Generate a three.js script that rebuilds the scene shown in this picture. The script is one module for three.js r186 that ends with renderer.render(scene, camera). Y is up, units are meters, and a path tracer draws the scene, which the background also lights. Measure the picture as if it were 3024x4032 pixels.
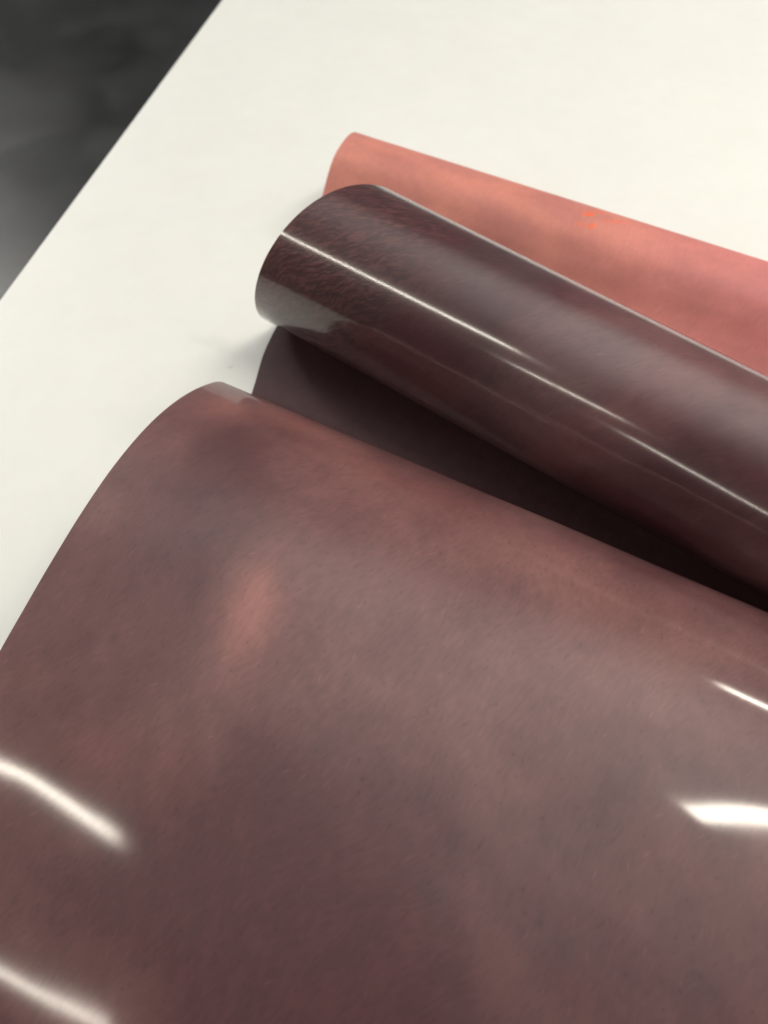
import * as THREE from 'three';
import { RectAreaLightUniformsLib } from 'three/addons/lights/RectAreaLightUniformsLib.js';
import { RoundedBoxGeometry } from 'three/addons/geometries/RoundedBoxGeometry.js';

// ---------------------------------------------------------------- camera, light, exposure
const scene = new THREE.Scene();
const camera = new THREE.PerspectiveCamera(64, 768 / 1024, 0.01, 40);
camera.position.set(0, 0.45, 0);
camera.rotation.set(-50 * Math.PI / 180, 0, 0);
camera.focus = 0.47;
camera.userData.fStop = 7;
scene.background = new THREE.Color().setRGB(0.13, 0.133, 0.133);   // dim, even light of the workshop around the table
const LAMP_Y = 1.95;
const LAMPS = [];                                                 // [x, z, length, width, turn] of the ceiling battens, filled below
for (const [x0, z0, x1, z1, w = 0.06] of [[-3.30, -0.56, -1.54, 0.27, 0.055], [-2.62, 1.07, -1.96, 1.24, 0.045], [0.53, -0.305, 1.60, -0.80, 0.09], [1.70, -2.05, 2.75, -1.6, 0.13], [-3.5, 2.7, -3.62, 4.6, 0.09]])
  LAMPS.push([(x0 + x1) / 2, (z0 + z1) / 2, Math.hypot(x1 - x0, z1 - z0), w, -Math.atan2(z1 - z0, x1 - x0)]);
const LAMP_RADIANCE = 100;
const ADDED_PANELS = [[0.55, -1.05, 5.2, 3.8, 1.75, 'large unseen luminous panel added overhead to lay a soft sheen on the leather'], [-3.2, -4.3, 1.9, 2.4, 44, 'bright unseen luminous panel added overhead to lay a gloss on the dark floor']]; // x, z, width, depth, radiance; unseen panels added for sheen and floor gloss

const renderer = new THREE.WebGLRenderer({ antialias: true });
renderer.setSize(768, 1024);
renderer.toneMapping = THREE.LinearToneMapping;
renderer.toneMappingExposure = 0.655;
renderer.shadowMap.enabled = true;
RectAreaLightUniformsLib.init();

// ---------------------------------------------------------------- noise
function rng(seed) { let s = seed >>> 0; return () => { s = (s + 0x6D2B79F5) >>> 0; let t = s; t = Math.imul(t ^ (t >>> 15), t | 1); t ^= t + Math.imul(t ^ (t >>> 7), t | 61); return ((t ^ (t >>> 14)) >>> 0) / 4294967296; }; }
const TBL = new Float32Array(65536); { const r = rng(7); for (let i = 0; i < 65536; i++) TBL[i] = r(); }
const h2 = (x, y) => TBL[((x & 255) + ((y & 255) << 8)) & 65535];
function vn(x, y) {
  const i = Math.floor(x), j = Math.floor(y); let f = x - i, g = y - j; f = f * f * (3 - 2 * f); g = g * g * (3 - 2 * g);
  const a = h2(i, j), b = h2(i + 1, j), c = h2(i, j + 1), d = h2(i + 1, j + 1);
  return a + (b - a) * f + (c - a + (a - b - c + d) * f) * g;
}
function fbm(x, y, o = 4) { let s = 0, a = 0.5, n = 0; for (let k = 0; k < o; k++) { s += a * vn(x, y); n += a; a *= 0.5; const t = x; x = x * 1.6 - y * 1.2 + 17.3; y = t * 1.2 + y * 1.6 + 5.1; } return s / n; }
const clamp = (x, a = 0, b = 1) => Math.min(b, Math.max(a, x));
const sst = (a, b, x) => { const t = clamp((x - a) / (b - a)); return t * t * (3 - 2 * t); };
const mix = (a, b, t) => a + (b - a) * t;
const mix3 = (a, b, t) => [mix(a[0], b[0], t), mix(a[1], b[1], t), mix(a[2], b[2], t)];
const enc = (v) => { v = clamp(v); return Math.round(255 * (v <= 0.0031308 ? 12.92 * v : 1.055 * Math.pow(v, 1 / 2.4) - 0.055)); };
const blob = (x, y, cx, cy, rx, ry, a) => { const c = Math.cos(a), s = Math.sin(a), p = (x - cx) * c + (y - cy) * s, q = -(x - cx) * s + (y - cy) * c; return Math.exp(-(p * p / rx / rx + q * q / ry / ry)); };
function texture(w, h, fn, srgb) {   // fn(u, v in 0..1) -> linear rgb or one grey
  const d = new Uint8Array(w * h * 4);
  for (let j = 0; j < h; j++) for (let i = 0; i < w; i++) {
    const c = fn((i + 0.5) / w, (j + 0.5) / h), o = (j * w + i) * 4;
    for (let k = 0; k < 3; k++) { const v = Array.isArray(c) ? c[k] : c; d[o + k] = srgb ? enc(v) : Math.round(255 * clamp(v)); }
    d[o + 3] = 255;
  }
  const t = new THREE.DataTexture(d, w, h, THREE.RGBAFormat);
  t.magFilter = t.minFilter = THREE.LinearFilter; t.wrapS = t.wrapT = THREE.RepeatWrapping;
  if (srgb) t.colorSpace = THREE.SRGBColorSpace;
  t.needsUpdate = true; return t;
}
// fine hair grain: short streaks along v that sway slowly
function grain(x, y) {               // metres
  const p = x - 0.42 * y + 0.035 * fbm(x * 11 + 3, y * 11, 2) + 0.004 * fbm(x * 70, y * 70, 2), q = y + 0.3 * x;
  return 0.6 * vn(p * 1000, q * 230) + 0.25 * vn(p * 560 + 9, q * 150 + 4) + 0.15 * vn(p * 1700, q * 700);
}

// pores, short scratches and scuffs scattered over a hide
function marks(x, y) {
  let k = 1; const S = 0.011, i = Math.floor(x / S), j = Math.floor(y / S);
  for (let a = i - 1; a <= i + 1; a++) for (let b = j - 1; b <= j + 1; b++) {
    const t = h2(a * 7 + 11, b * 13 + 5); if (t > 0.62) continue;
    const cx = (a + h2(a + 91, b + 17)) * S, cy = (b + h2(a + 33, b + 71)) * S, an = 1.25 + 1.1 * (h2(a + 5, b + 201) - 0.5), c = Math.cos(an), s = Math.sin(an);
    const p = (x - cx) * c + (y - cy) * s, q = -(x - cx) * s + (y - cy) * c, L = t < 0.2 ? 0.0022 : 0.0009, w = t < 0.2 ? 0.0003 : 0.0005;
    if (Math.abs(p) > 3 * L || Math.abs(q) > 3 * w) continue;
    k *= 1 + (t < 0.1 ? 0.5 : -0.3) * Math.exp(-(p * p / L / L + q * q / w / w));
  }
  return k;
}

// ---------------------------------------------------------------- naming
const used = {};
function numbered(n) { const k = used[n] = (used[n] ?? -1) + 1; return k ? `${n}_${String(k).padStart(3, '0')}` : n; }
function mesh(name, g, m, parent) { const o = new THREE.Mesh(g, m); o.name = name; o.castShadow = o.receiveShadow = true; if (parent) parent.add(o); return o; }
function thing(name, label, category, group) {
  const o = new THREE.Group(); o.name = numbered(name); o.userData = { label, category }; if (group) o.userData.group = group; scene.add(o); return o;
}

// ---------------------------------------------------------------- floor
{
  const m = new THREE.MeshStandardMaterial({ roughness: 0.62, roughnessMap: texture(512, 512, (u, v) => { const x = u * 6, y = v * 6, w = fbm(x * 7 + 2 * fbm(x * 4, y * 4, 3), y * 4 + 2 * fbm(x * 4 + 9, y * 4, 3), 6); return mix(0.56, 0.70, sst(0.25, 0.75, w)); }, false), map: texture(1024, 1024, (u, v) => {
    const x = u * 6, y = v * 6; let n = fbm(x * 1.2, y * 1.2, 6); const n2 = fbm(x * 5 + 8, y * 3 + 2, 5), n3 = fbm(x * 22, y * 22, 3);
    const k = 0.013 * Math.max(0.2, -0.3 + 2.3 * n + 3 * (n2 - 0.5) + 0.2 * (n3 - 0.5)); return [k * 0.95, k * 1.0, k * 1.0];
  }, true) });
  const g = new THREE.PlaneGeometry(12, 12); g.rotateX(-Math.PI / 2);
  const uv = g.attributes.uv; for (let i = 0; i < uv.count; i++) uv.setXY(i, uv.getX(i) * 2, uv.getY(i) * 2);
  const f = mesh('floor', g, m, scene); f.position.y = -0.8; f.userData.kind = 'structure';
}

// ---------------------------------------------------------------- table
const SHIFT = 0.5;                                // the table reaches this much farther away than the middle of its left edge
{
  const t = thing('work_table', 'white worktable with a plain smooth top, edge running beside the dark floor', 'table');
  const CA = Math.cos(Math.atan2(0.107, 0.75)), SA = Math.sin(Math.atan2(0.107, 0.75)), OX = -0.3 + CA * 1.1 + SHIFT * SA, OZ = -1.0067 + SA * 1.1 - SHIFT * CA;
  const topMat = new THREE.MeshPhysicalMaterial({ roughness: 0.5, specularIntensity: 0.5, map: texture(2048, 2048, (u, v) => {
    const x = u * 2.2, y = v * 3.8, X = (u - 0.5) * 2.2, Z = (v - 0.5) * 3.8, wx = OX + X * CA - Z * SA, wz = OZ + X * SA + Z * CA;
    let k = 0.745 + 0.032 * (fbm(x * 14, y * 14, 4) - 0.5) + 0.022 * (fbm(x * 60 + 4, y * 60, 3) - 0.5);
    let c = [k * 0.97, k * 0.985, k * 0.965];
    const w = fbm(x * 30 + 40, y * 30, 3) - 0.5; c[1] *= 1 + 0.012 * w; c[2] *= 1 + 0.03 * w;
    const st = 0.09 * blob(wx + 0.02 * (fbm(x * 40, y * 40, 3) - 0.5), wz + 0.02 * (fbm(x * 40 + 9, y * 40, 3) - 0.5), -0.148, -0.572, 0.022, 0.006, 0.5) + 0.3 * blob(wx, wz, -0.1293, -0.5369, 0.0022, 0.0012, -0.3);
    c[0] *= 1 - st; c[1] *= 1 - 0.8 * st; c[2] *= 1 - 1.1 * st;
    return c;
  }, true) });
  const W = 2.2, D = 3.8, top = new RoundedBoxGeometry(W, 0.026, D, 3, 0.004);
  { const p = top.attributes.position, uv = top.attributes.uv; for (let i = 0; i < p.count; i++) uv.setXY(i, p.getX(i) / W + 0.5, p.getZ(i) / D + 0.5); }
  // the left edge passes (-0.246, -1.385) and (-0.353, -0.635)
  const ang = Math.atan2(0.107, 0.75);
  t.rotation.y = -ang;
  const e = new THREE.Vector3(-0.3, 0, -1.0067), dir = new THREE.Vector3(Math.cos(ang), 0, Math.sin(ang));
  const mid = e.clone().addScaledVector(dir, W / 2).add(new THREE.Vector3(SHIFT * Math.sin(ang), 0, -SHIFT * Math.cos(ang))); t.position.set(mid.x, -0.8, mid.z);
  const o = mesh('tabletop', top, topMat, t); o.position.y = 0.8 - 0.013;
  const legM = new THREE.MeshStandardMaterial({ color: new THREE.Color().setRGB(0.3, 0.3, 0.31), roughness: 0.45, metalness: 0.3 });
  const legG = new RoundedBoxGeometry(0.06, 0.774, 0.06, 2, 0.004);
  for (const sx of [-1, 1]) for (const sz of [-1, 1]) mesh('leg', legG, legM, t).position.set(sx * (W / 2 - 0.25), 0.387, sz * (D / 2 - 0.12));
}

// ---------------------------------------------------------------- leather sheets
// A sheet is a profile (3D points from its near end to its far end along its left edge) swept along a path to the right.
const V = (x, y, z) => new THREE.Vector3(x, y, z);
function sheetGeometry(fn, nu, nv, thick, uvScale) {     // fn(u, v) -> Vector3 ; top surface, bottom surface and cut edges
  const P = [], N = [];
  for (let j = 0; j <= nv; j++) for (let i = 0; i <= nu; i++) P.push(fn(i / nu, j / nv));
  const at = (i, j) => P[j * (nu + 1) + i], d1 = V(), d2 = V();
  for (let j = 0; j <= nv; j++) for (let i = 0; i <= nu; i++) {
    d1.subVectors(at(Math.min(i + 1, nu), j), at(Math.max(i - 1, 0), j)); d2.subVectors(at(i, Math.min(j + 1, nv)), at(i, Math.max(j - 1, 0)));
    N.push(V().crossVectors(d1, d2).normalize());
  }
  const pos = [], uv = [], idx = [], lv = [0];
  let acc = 0; for (let j = 1; j <= nv; j++) { acc += at(0, j).distanceTo(at(0, j - 1)); lv.push(acc); }
  const lu = [0]; acc = 0; const jm = nv >> 1; for (let i = 1; i <= nu; i++) { acc += at(i, jm).distanceTo(at(i - 1, jm)); lu.push(acc); }
  const put = (p, n, k, i, j) => { pos.push(p.x + n.x * k, p.y + n.y * k, p.z + n.z * k); uv.push(lu[i] / uvScale[0], lv[j] / uvScale[1]); return pos.length / 3 - 1; };
  const grid = (k, flip) => {
    const b = pos.length / 3;
    for (let j = 0; j <= nv; j++) for (let i = 0; i <= nu; i++) put(at(i, j), N[j * (nu + 1) + i], k, i, j);
    for (let j = 0; j < nv; j++) for (let i = 0; i < nu; i++) { const a = b + j * (nu + 1) + i, c = a + 1, d = a + nu + 1, e = d + 1; if (flip) idx.push(a, d, c, c, d, e); else idx.push(a, c, d, c, e, d); }
  };
  grid(0, false); grid(-thick, true);
  const rim = (list, flip) => { let prev = null; for (const [i, j] of list) { const n = N[j * (nu + 1) + i], a = put(at(i, j), n, 0, i, j), b = put(at(i, j), n, -thick, i, j); if (prev) { if (flip) idx.push(prev[0], a, prev[1], a, b, prev[1]); else idx.push(prev[0], prev[1], a, a, prev[1], b); } prev = [a, b]; } };
  const rowj = (j) => Array.from({ length: nu + 1 }, (_, i) => [i, j]), coli = (i) => Array.from({ length: nv + 1 }, (_, j) => [i, j]);
  rim(coli(0), true); rim(coli(nu), false); rim(rowj(0), false); rim(rowj(nv), true);
  const g = new THREE.BufferGeometry();
  g.setAttribute('position', new THREE.Float32BufferAttribute(pos, 3)); g.setAttribute('uv', new THREE.Float32BufferAttribute(uv, 2)); g.setIndex(idx); g.computeVertexNormals();
  return { g, lu: lu[nu], lv: lv[nv] };
}
function leather(map, bump, scale, o = {}) {
  return new THREE.MeshPhysicalMaterial({ map, bumpMap: bump, bumpScale: scale, roughness: o.rough ?? 0.55, clearcoat: o.coat ?? 0.55, clearcoatRoughness: o.coatRough ?? 0.15, specularIntensity: o.spec ?? 0.9 });
}
const THICK = 0.0018;

// the front hide: a broad fold, then a flat flap reaching under the roll
const fold = new THREE.CatmullRomCurve3([
  V(-0.3122, 0.0022, 0.0523), V(-0.2719, 0.0022, -0.0586), V(-0.2603, 0.0051, -0.0906), V(-0.2527, 0.0150, -0.1113), V(-0.2452, 0.0241, -0.1319), V(-0.2377, 0.0327, -0.1526), V(-0.2302, 0.0405, -0.1733), V(-0.2226, 0.0477, -0.1939), V(-0.2151, 0.0542, -0.2146), V(-0.2076, 0.0601, -0.2353), V(-0.2011, 0.0646, -0.2530), V(-0.1947, 0.0689, -0.2708), V(-0.1882, 0.0728, -0.2885), V(-0.1818, 0.0762, -0.3062), V(-0.1753, 0.0788, -0.3240), V(-0.1689, 0.0804, -0.3417), V(-0.1624, 0.0807, -0.3595), V(-0.1559, 0.0797, -0.3772), V(-0.1495, 0.0770, -0.3949), V(-0.1430, 0.0724, -0.4127), V(-0.1366, 0.0658, -0.4304), V(-0.1301, 0.0570, -0.4481), V(-0.1237, 0.0456, -0.4659), V(-0.1209, 0.0381, -0.4734), V(-0.1187, 0.0281, -0.4795), V(-0.1130, 0.0125, -0.4895), V(-0.1080, 0.0045, -0.4970),
  V(-0.1065, 0.0020, -0.5116), V(-0.1030, 0.0020, -0.5490), V(-0.0990, 0.0020, -0.5710), V(-0.0940, 0.0020, -0.5920), V(-0.0860, 0.0020, -0.6250), V(-0.0800, 0.0020, -0.6500)], false, 'centripetal');
function sweep(len, a0, a1, t0) {           // a path that leaves at angle a0 and turns to a1 beyond t0
  const n = 60, pts = [V(0, 0, 0)], st = len / n;
  for (let i = 1; i <= n; i++) { const a = THREE.MathUtils.degToRad(mix(a0, a1, sst(t0, t0 + 0.25, i * st))); pts.push(pts[i - 1].clone().add(V(Math.cos(a) * st, 0, Math.sin(a) * st))); }
  return (u) => { const f = clamp(u) * n, i = Math.min(n - 1, Math.floor(f)); return pts[i].clone().lerp(pts[i + 1], f - i); };
}
const pathF = sweep(0.95, 30.5, 42, 0.44);
const FRONT_UV = [1.0, 1.0];
const frontFn = (u, v) => {
  const p = fold.getPointAt(v), d = pathF(u); p.x += d.x; p.z += d.z;
  const w = sst(0.05, 0.4, v) * sst(0.85, 0.7, v);
  p.y += 0.0014 * (fbm(p.x * 9 + 2, p.z * 9 + 5, 2) - 0.5) * 2 * sst(0.0, 0.05, u) * w + 0.0001 * vn(p.x * 14, p.z * 14) * (1 - w) * sst(0.82, 0.7, v);
  return p;
};
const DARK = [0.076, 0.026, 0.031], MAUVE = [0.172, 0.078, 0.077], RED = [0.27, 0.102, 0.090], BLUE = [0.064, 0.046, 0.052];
const FRONT_RED = [[0.131, 0.393, 0.019, 0.028, 0.15, 1.0], [0.030, 0.530, 0.022, 0.022, 0, 0.6], [0.085, 0.550, 0.05, 0.026, 0, 0.55], [0.17, 0.524, 0.09, 0.032, 0, 0.36], [0.30, 0.512, 0.12, 0.03, 0, 0.3], [0.070, 0.289, 0.035, 0.02, 0.5, 0.25], [0.120, 0.306, 0.03, 0.02, 0.5, 0.18]];   // [u metres, v metres, radius u, radius v, turn, strength]
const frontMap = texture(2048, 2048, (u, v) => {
  const x = u, y = v; const wx = x + 0.03 * (fbm(x * 12 + 5, y * 12, 3) - 0.5), wy = y + 0.03 * (fbm(x * 12, y * 12 + 9, 3) - 0.5);
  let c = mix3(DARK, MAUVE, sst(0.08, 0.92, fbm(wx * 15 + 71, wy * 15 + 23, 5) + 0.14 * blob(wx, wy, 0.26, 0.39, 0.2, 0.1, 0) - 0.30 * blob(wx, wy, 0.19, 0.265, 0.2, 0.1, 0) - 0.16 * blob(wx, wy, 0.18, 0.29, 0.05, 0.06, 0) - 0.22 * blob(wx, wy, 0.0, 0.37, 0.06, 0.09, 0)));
  c = mix3(c, BLUE, 0.14 * sst(0.55, 0.8, fbm(wx * 14 + 30, wy * 14 + 8, 4)));
  let r = 0.12 * sst(0.6, 0.85, fbm(wx * 13 + 60, wy * 13 + 70, 4));
  for (const b of FRONT_RED) r = Math.max(r, b[5] * blob(wx, wy, b[0], b[1], b[2], b[3], b[4]) * (0.35 + 1.1 * fbm(x * 26 + b[0] * 50, y * 26, 4)));
  c = mix3(c, RED, clamp(r)); c = mix3(c, [0.34, 0.15, 0.135], 0.5 * blob(wx, wy, 0.131, 0.393, 0.013, 0.021, 0.15));
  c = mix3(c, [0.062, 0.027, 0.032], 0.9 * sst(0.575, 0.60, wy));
  c = mix3(c, [0.105, 0.088, 0.088], 0.18 * blob(wx, wy, 0.10, 0.636, 0.12, 0.02, 0));
  const f = (1 + 0.3 * (grain(x, y) - 0.5) + 0.24 * (fbm(x * 150, y * 110, 4) - 0.5)) * marks(x, y);
  return [c[0] * f, c[1] * f, c[2] * f];
}, true);
const grainTex = texture(1024, 1024, (u, v) => { const x = u * 0.36, y = v * 0.36; return 0.5 * grain(x, y) + 0.5 * grain(x * 0.5 + 3, y * 0.5); }, false);
{
  const t = thing('leather_hide', 'dark mauve leather hide with pale red blotch, laid in a broad fold at the front', 'leather');
  const { g, lu, lv } = sheetGeometry(frontFn, 150, 340, THICK, FRONT_UV);
  const bump = grainTex.clone(); bump.repeat.set(FRONT_UV[0] / 0.36, FRONT_UV[1] / 0.36); bump.needsUpdate = true;
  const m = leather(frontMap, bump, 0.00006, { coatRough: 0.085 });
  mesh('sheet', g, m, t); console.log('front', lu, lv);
}

// the roll: one sheet wound round an axis, its left end cut a little askew
const RX = -0.0561, RZ = -0.5976, RA = 0.7031, R1 = 0.0687, R2 = 0.0558, RL = 0.6;
const rollA = V(Math.cos(RA), 0, Math.sin(RA)), rollB = V(-rollA.z, 0, rollA.x);
const TURN = 2.1 * 2 * Math.PI, TH0 = -2.0;        // the outer edge lies behind, under the roll
const rollFn = (u, v) => {
  const ph = v * TURN, th = TH0 + ph, wound = ph / (2 * Math.PI);
  const thw = Math.atan2(Math.sin(th), Math.cos(th));
  const s0 = 0.0213 * th * (wound < 1 ? 1 : 0.6), len = 0.72, s = s0 + u * len;
  const R = R1 + (R2 - R1) * s / RL, r = R - 0.0024 * Math.max(0, wound - 0.95) - 0.003 * sst(0.95, 1.3, wound);
  const y = 0.0026 + R + r * Math.sin(th);
  return V(RX, y, RZ).addScaledVector(rollA, s).addScaledVector(rollB, r * Math.cos(th));
};
const ROLL_UV = [0.75, 0.9];
function wrinkle(x, y) {             // crawling streaks of raised grain, metres
  const p = (x - y) * 0.71 + 0.010 * fbm(x * 40, y * 40, 3) + 0.0035 * fbm(x * 190 + 7, y * 190, 2), q = (x + y) * 0.71 + 0.006 * fbm(x * 60 + 31, y * 60, 2);
  return 0.55 * vn(p * 640, q * 210) + 0.3 * vn(p * 1000 + 3, q * 340 + 8) + 0.15 * vn(p * 1500, q * 500);
}
const rollWr = (x, y) => sst(0.17, 0.05, x + 0.05 * (fbm(x * 30, y * 30, 2) - 0.5));
{
  const t = thing('leather_roll', 'glossy dark aubergine leather roll with streaked red grain at its left end', 'leather roll');
  const map = texture(1536, 1536, (u, v) => {
    const x = u * ROLL_UV[0], y = v * ROLL_UV[1], wx = x + 0.03 * (fbm(x * 14 + 5, y * 14, 3) - 0.5), wy = y + 0.03 * (fbm(x * 14, y * 14 + 9, 3) - 0.5);
    let c = mix3(DARK, MAUVE, 0.9 * sst(0.35, 0.75, fbm(wx * 12 + 20, wy * 12 + 3, 5)));
    c = [c[0] * 0.95, c[1] * 0.93, c[2] * 0.99]; c = mix3(c, BLUE, 0.4 * sst(0.5, 0.8, fbm(wx * 13 + 37, wy * 13 + 8, 4)));
    const k = rollWr(x, y), w = wrinkle(x, y);
    c = mix3(c, mix3([0.040, 0.020, 0.022], [0.14, 0.056, 0.052], sst(0.3, 0.78, w)), 0.6 * k);
    const f = (1 + 0.3 * (grain(x, y) - 0.5) + 0.24 * (fbm(x * 150, y * 110, 4) - 0.5)) * marks(x, y); return [c[0] * f, c[1] * f, c[2] * f];
  }, true);
  const bump = texture(1536, 1536, (u, v) => { const x = u * ROLL_UV[0], y = v * ROLL_UV[1], k = rollWr(x, y); return mix(0.5 + 0.03 * (grain(x, y) - 0.5), wrinkle(x, y) * 0.8, k * 0.6); }, false);
  const { g, lu, lv } = sheetGeometry(rollFn, 60, 420, THICK, ROLL_UV);
  mesh('sheet', g, leather(map, bump, 0.0006, { coatRough: 0.12, coat: 1, spec: 0.5, rough: 0.35 }), t); console.log('roll', lu, lv);
}

// the pale red hide behind the roll
const back = new THREE.CatmullRomCurve3([
  V(-0.078, 0.0022, -0.690), V(-0.0775, 0.0060, -0.7150), V(-0.0700, 0.0190, -0.7340), V(-0.0605, 0.0352, -0.7510), V(-0.0544, 0.0508, -0.7643), V(-0.0484, 0.0620, -0.7771), V(-0.0413, 0.0675, -0.7923),
  V(-0.0340, 0.0690, -0.8080), V(-0.0285, 0.0655, -0.8197), V(-0.0240, 0.0560, -0.8290), V(-0.0205, 0.0400, -0.8370), V(-0.0190, 0.0210, -0.8400), V(-0.0140, 0.0060, -0.8500), V(-0.0010, 0.0022, -0.8780)], false, 'centripetal');
const pathB = sweep(0.8, 33.4, 33.4, 0.5);
const BACK_UV = [0.85, 0.4];
{
  const t = thing('leather_hide', 'pale salmon red leather hide with orange specks, standing in a fold behind the dark roll', 'leather');
  const fn = (u, v) => { const p = back.getPointAt(v), d = pathB(u); p.x += d.x; p.z += d.z; return p; };
  const map = texture(1536, 768, (u, v) => {
    const x = u * BACK_UV[0], y = v * BACK_UV[1], wx = x + 0.04 * (fbm(x * 12 + 5, y * 12, 3) - 0.5), wy = y + 0.04 * (fbm(x * 12, y * 12 + 9, 3) - 0.5);
    let c = mix3([0.44, 0.160, 0.138], [0.60, 0.228, 0.178], sst(0.3, 0.7, fbm(wx * 10, wy * 14, 4)));
    c = mix3(c, [0.62, 0.200, 0.200], sst(0.2, 0.5, x));
    c = mix3(c, [0.40, 0.15, 0.145], 0.45 * sst(0.5, 0.78, fbm(wx * 16 + 9, wy * 26 + 40, 5) + 0.13 * blob(0, y, 0, 0.15, 1, 0.02, 0)));
    for (const [a, b, p, q, k] of [[0.258, 0.142, 0.007, 0.0025, 0.95], [0.265, 0.130, 0.0055, 0.003, 0.6], [0.284, 0.145, 0.014, 0.003, 0.3], [0.262, 0.150, 0.012, 0.004, 0.25], [0.255, 0.127, 0.006, 0.0025, 0.25]]) c = mix3(c, [0.85, 0.13, 0.03], k * sst(0.2, 0.75, blob(x + 0.012 * (fbm(x * 200, y * 200, 3) - 0.5), y + 0.006 * (fbm(x * 260 + 7, y * 260, 3) - 0.5), a, b, p, q, 0.5)));
    const f = 1 + 0.14 * (grain(x, y) - 0.5) + 0.08 * (fbm(x * 120, y * 120, 2) - 0.5); return [c[0] * f, c[1] * f, c[2] * f];
  }, true);
  const bump = grainTex.clone(); bump.repeat.set(BACK_UV[0] / 0.36, BACK_UV[1] / 0.36); bump.needsUpdate = true;
  const { g, lu, lv } = sheetGeometry(fn, 60, 160, THICK, BACK_UV);
  mesh('sheet', g, leather(map, bump, 0.0002, { coat: 0.15, coatRough: 0.4, rough: 0.6, spec: 0.5 }), t); console.log('back', lu, lv);
}

// ---------------------------------------------------------------- ceiling battens above the table
{
  const body = new THREE.MeshStandardMaterial({ color: new THREE.Color().setRGB(0.6, 0.6, 0.6), roughness: 0.5 });
  const glow = new THREE.MeshStandardMaterial({ color: 0xffffff, emissive: new THREE.Color().setRGB(1, 0.935, 0.80), emissiveIntensity: 4 });
  const where = ['over the left side', 'to the left and nearer', 'over the right side', 'far to the right', 'behind to the left'];
  LAMPS.forEach(([x, z, L, W, turn], i) => {
    const t = thing('ceiling_lamp', `long white batten lamp overhead, ${where[i]}`, 'lamp', 'batten lamps above the table');
    t.position.set(x, LAMP_Y, z); t.rotation.y = turn;
    mesh('housing', new RoundedBoxGeometry(L + 0.04, 0.05, W + 0.02, 2, 0.006), body, t).position.y = 0.04;
    mesh('diffuser', new RoundedBoxGeometry(L, 0.012, W, 2, 0.004), glow, t).position.y = 0.009;
    const l = new THREE.RectAreaLight(new THREE.Color().setRGB(1, 0.935, 0.80), LAMP_RADIANCE, L, W);
    l.rotation.x = -Math.PI / 2; l.position.y = -0.002; t.add(l);
  });
}
{
  const soft = texture(256, 256, (u, v) => { const e = (t) => sst(0, 0.42, Math.min(t, 1 - t)); return e(u) * e(v); }, false);   // glow of the added panels, fading outward so their reflections have soft edges
for (const [x, z, W, D, L, label] of ADDED_PANELS) {
  const t = thing('added_ceiling_panel', label, 'light panel');
  t.position.set(x, LAMP_Y + 0.35, z);
  mesh('frame', new RoundedBoxGeometry(W + 0.08, 0.05, D + 0.08, 2, 0.006), new THREE.MeshStandardMaterial({ color: new THREE.Color().setRGB(0.6, 0.6, 0.6), roughness: 0.5 }), t).position.y = 0.04;
  mesh('diffuser', new RoundedBoxGeometry(W, 0.012, D, 2, 0.004), new THREE.MeshStandardMaterial({ color: new THREE.Color().setRGB(0.6, 0.6, 0.6), emissive: new THREE.Color().setRGB(1, 0.97, 0.92), emissiveMap: soft, emissiveIntensity: L * 1.25 }), t).position.y = 0.009;
  const l = new THREE.RectAreaLight(new THREE.Color().setRGB(1, 0.97, 0.92), L * 0.12, W, D); l.rotation.x = -Math.PI / 2; l.position.y = -0.002; t.add(l);
} }
renderer.render(scene, camera);
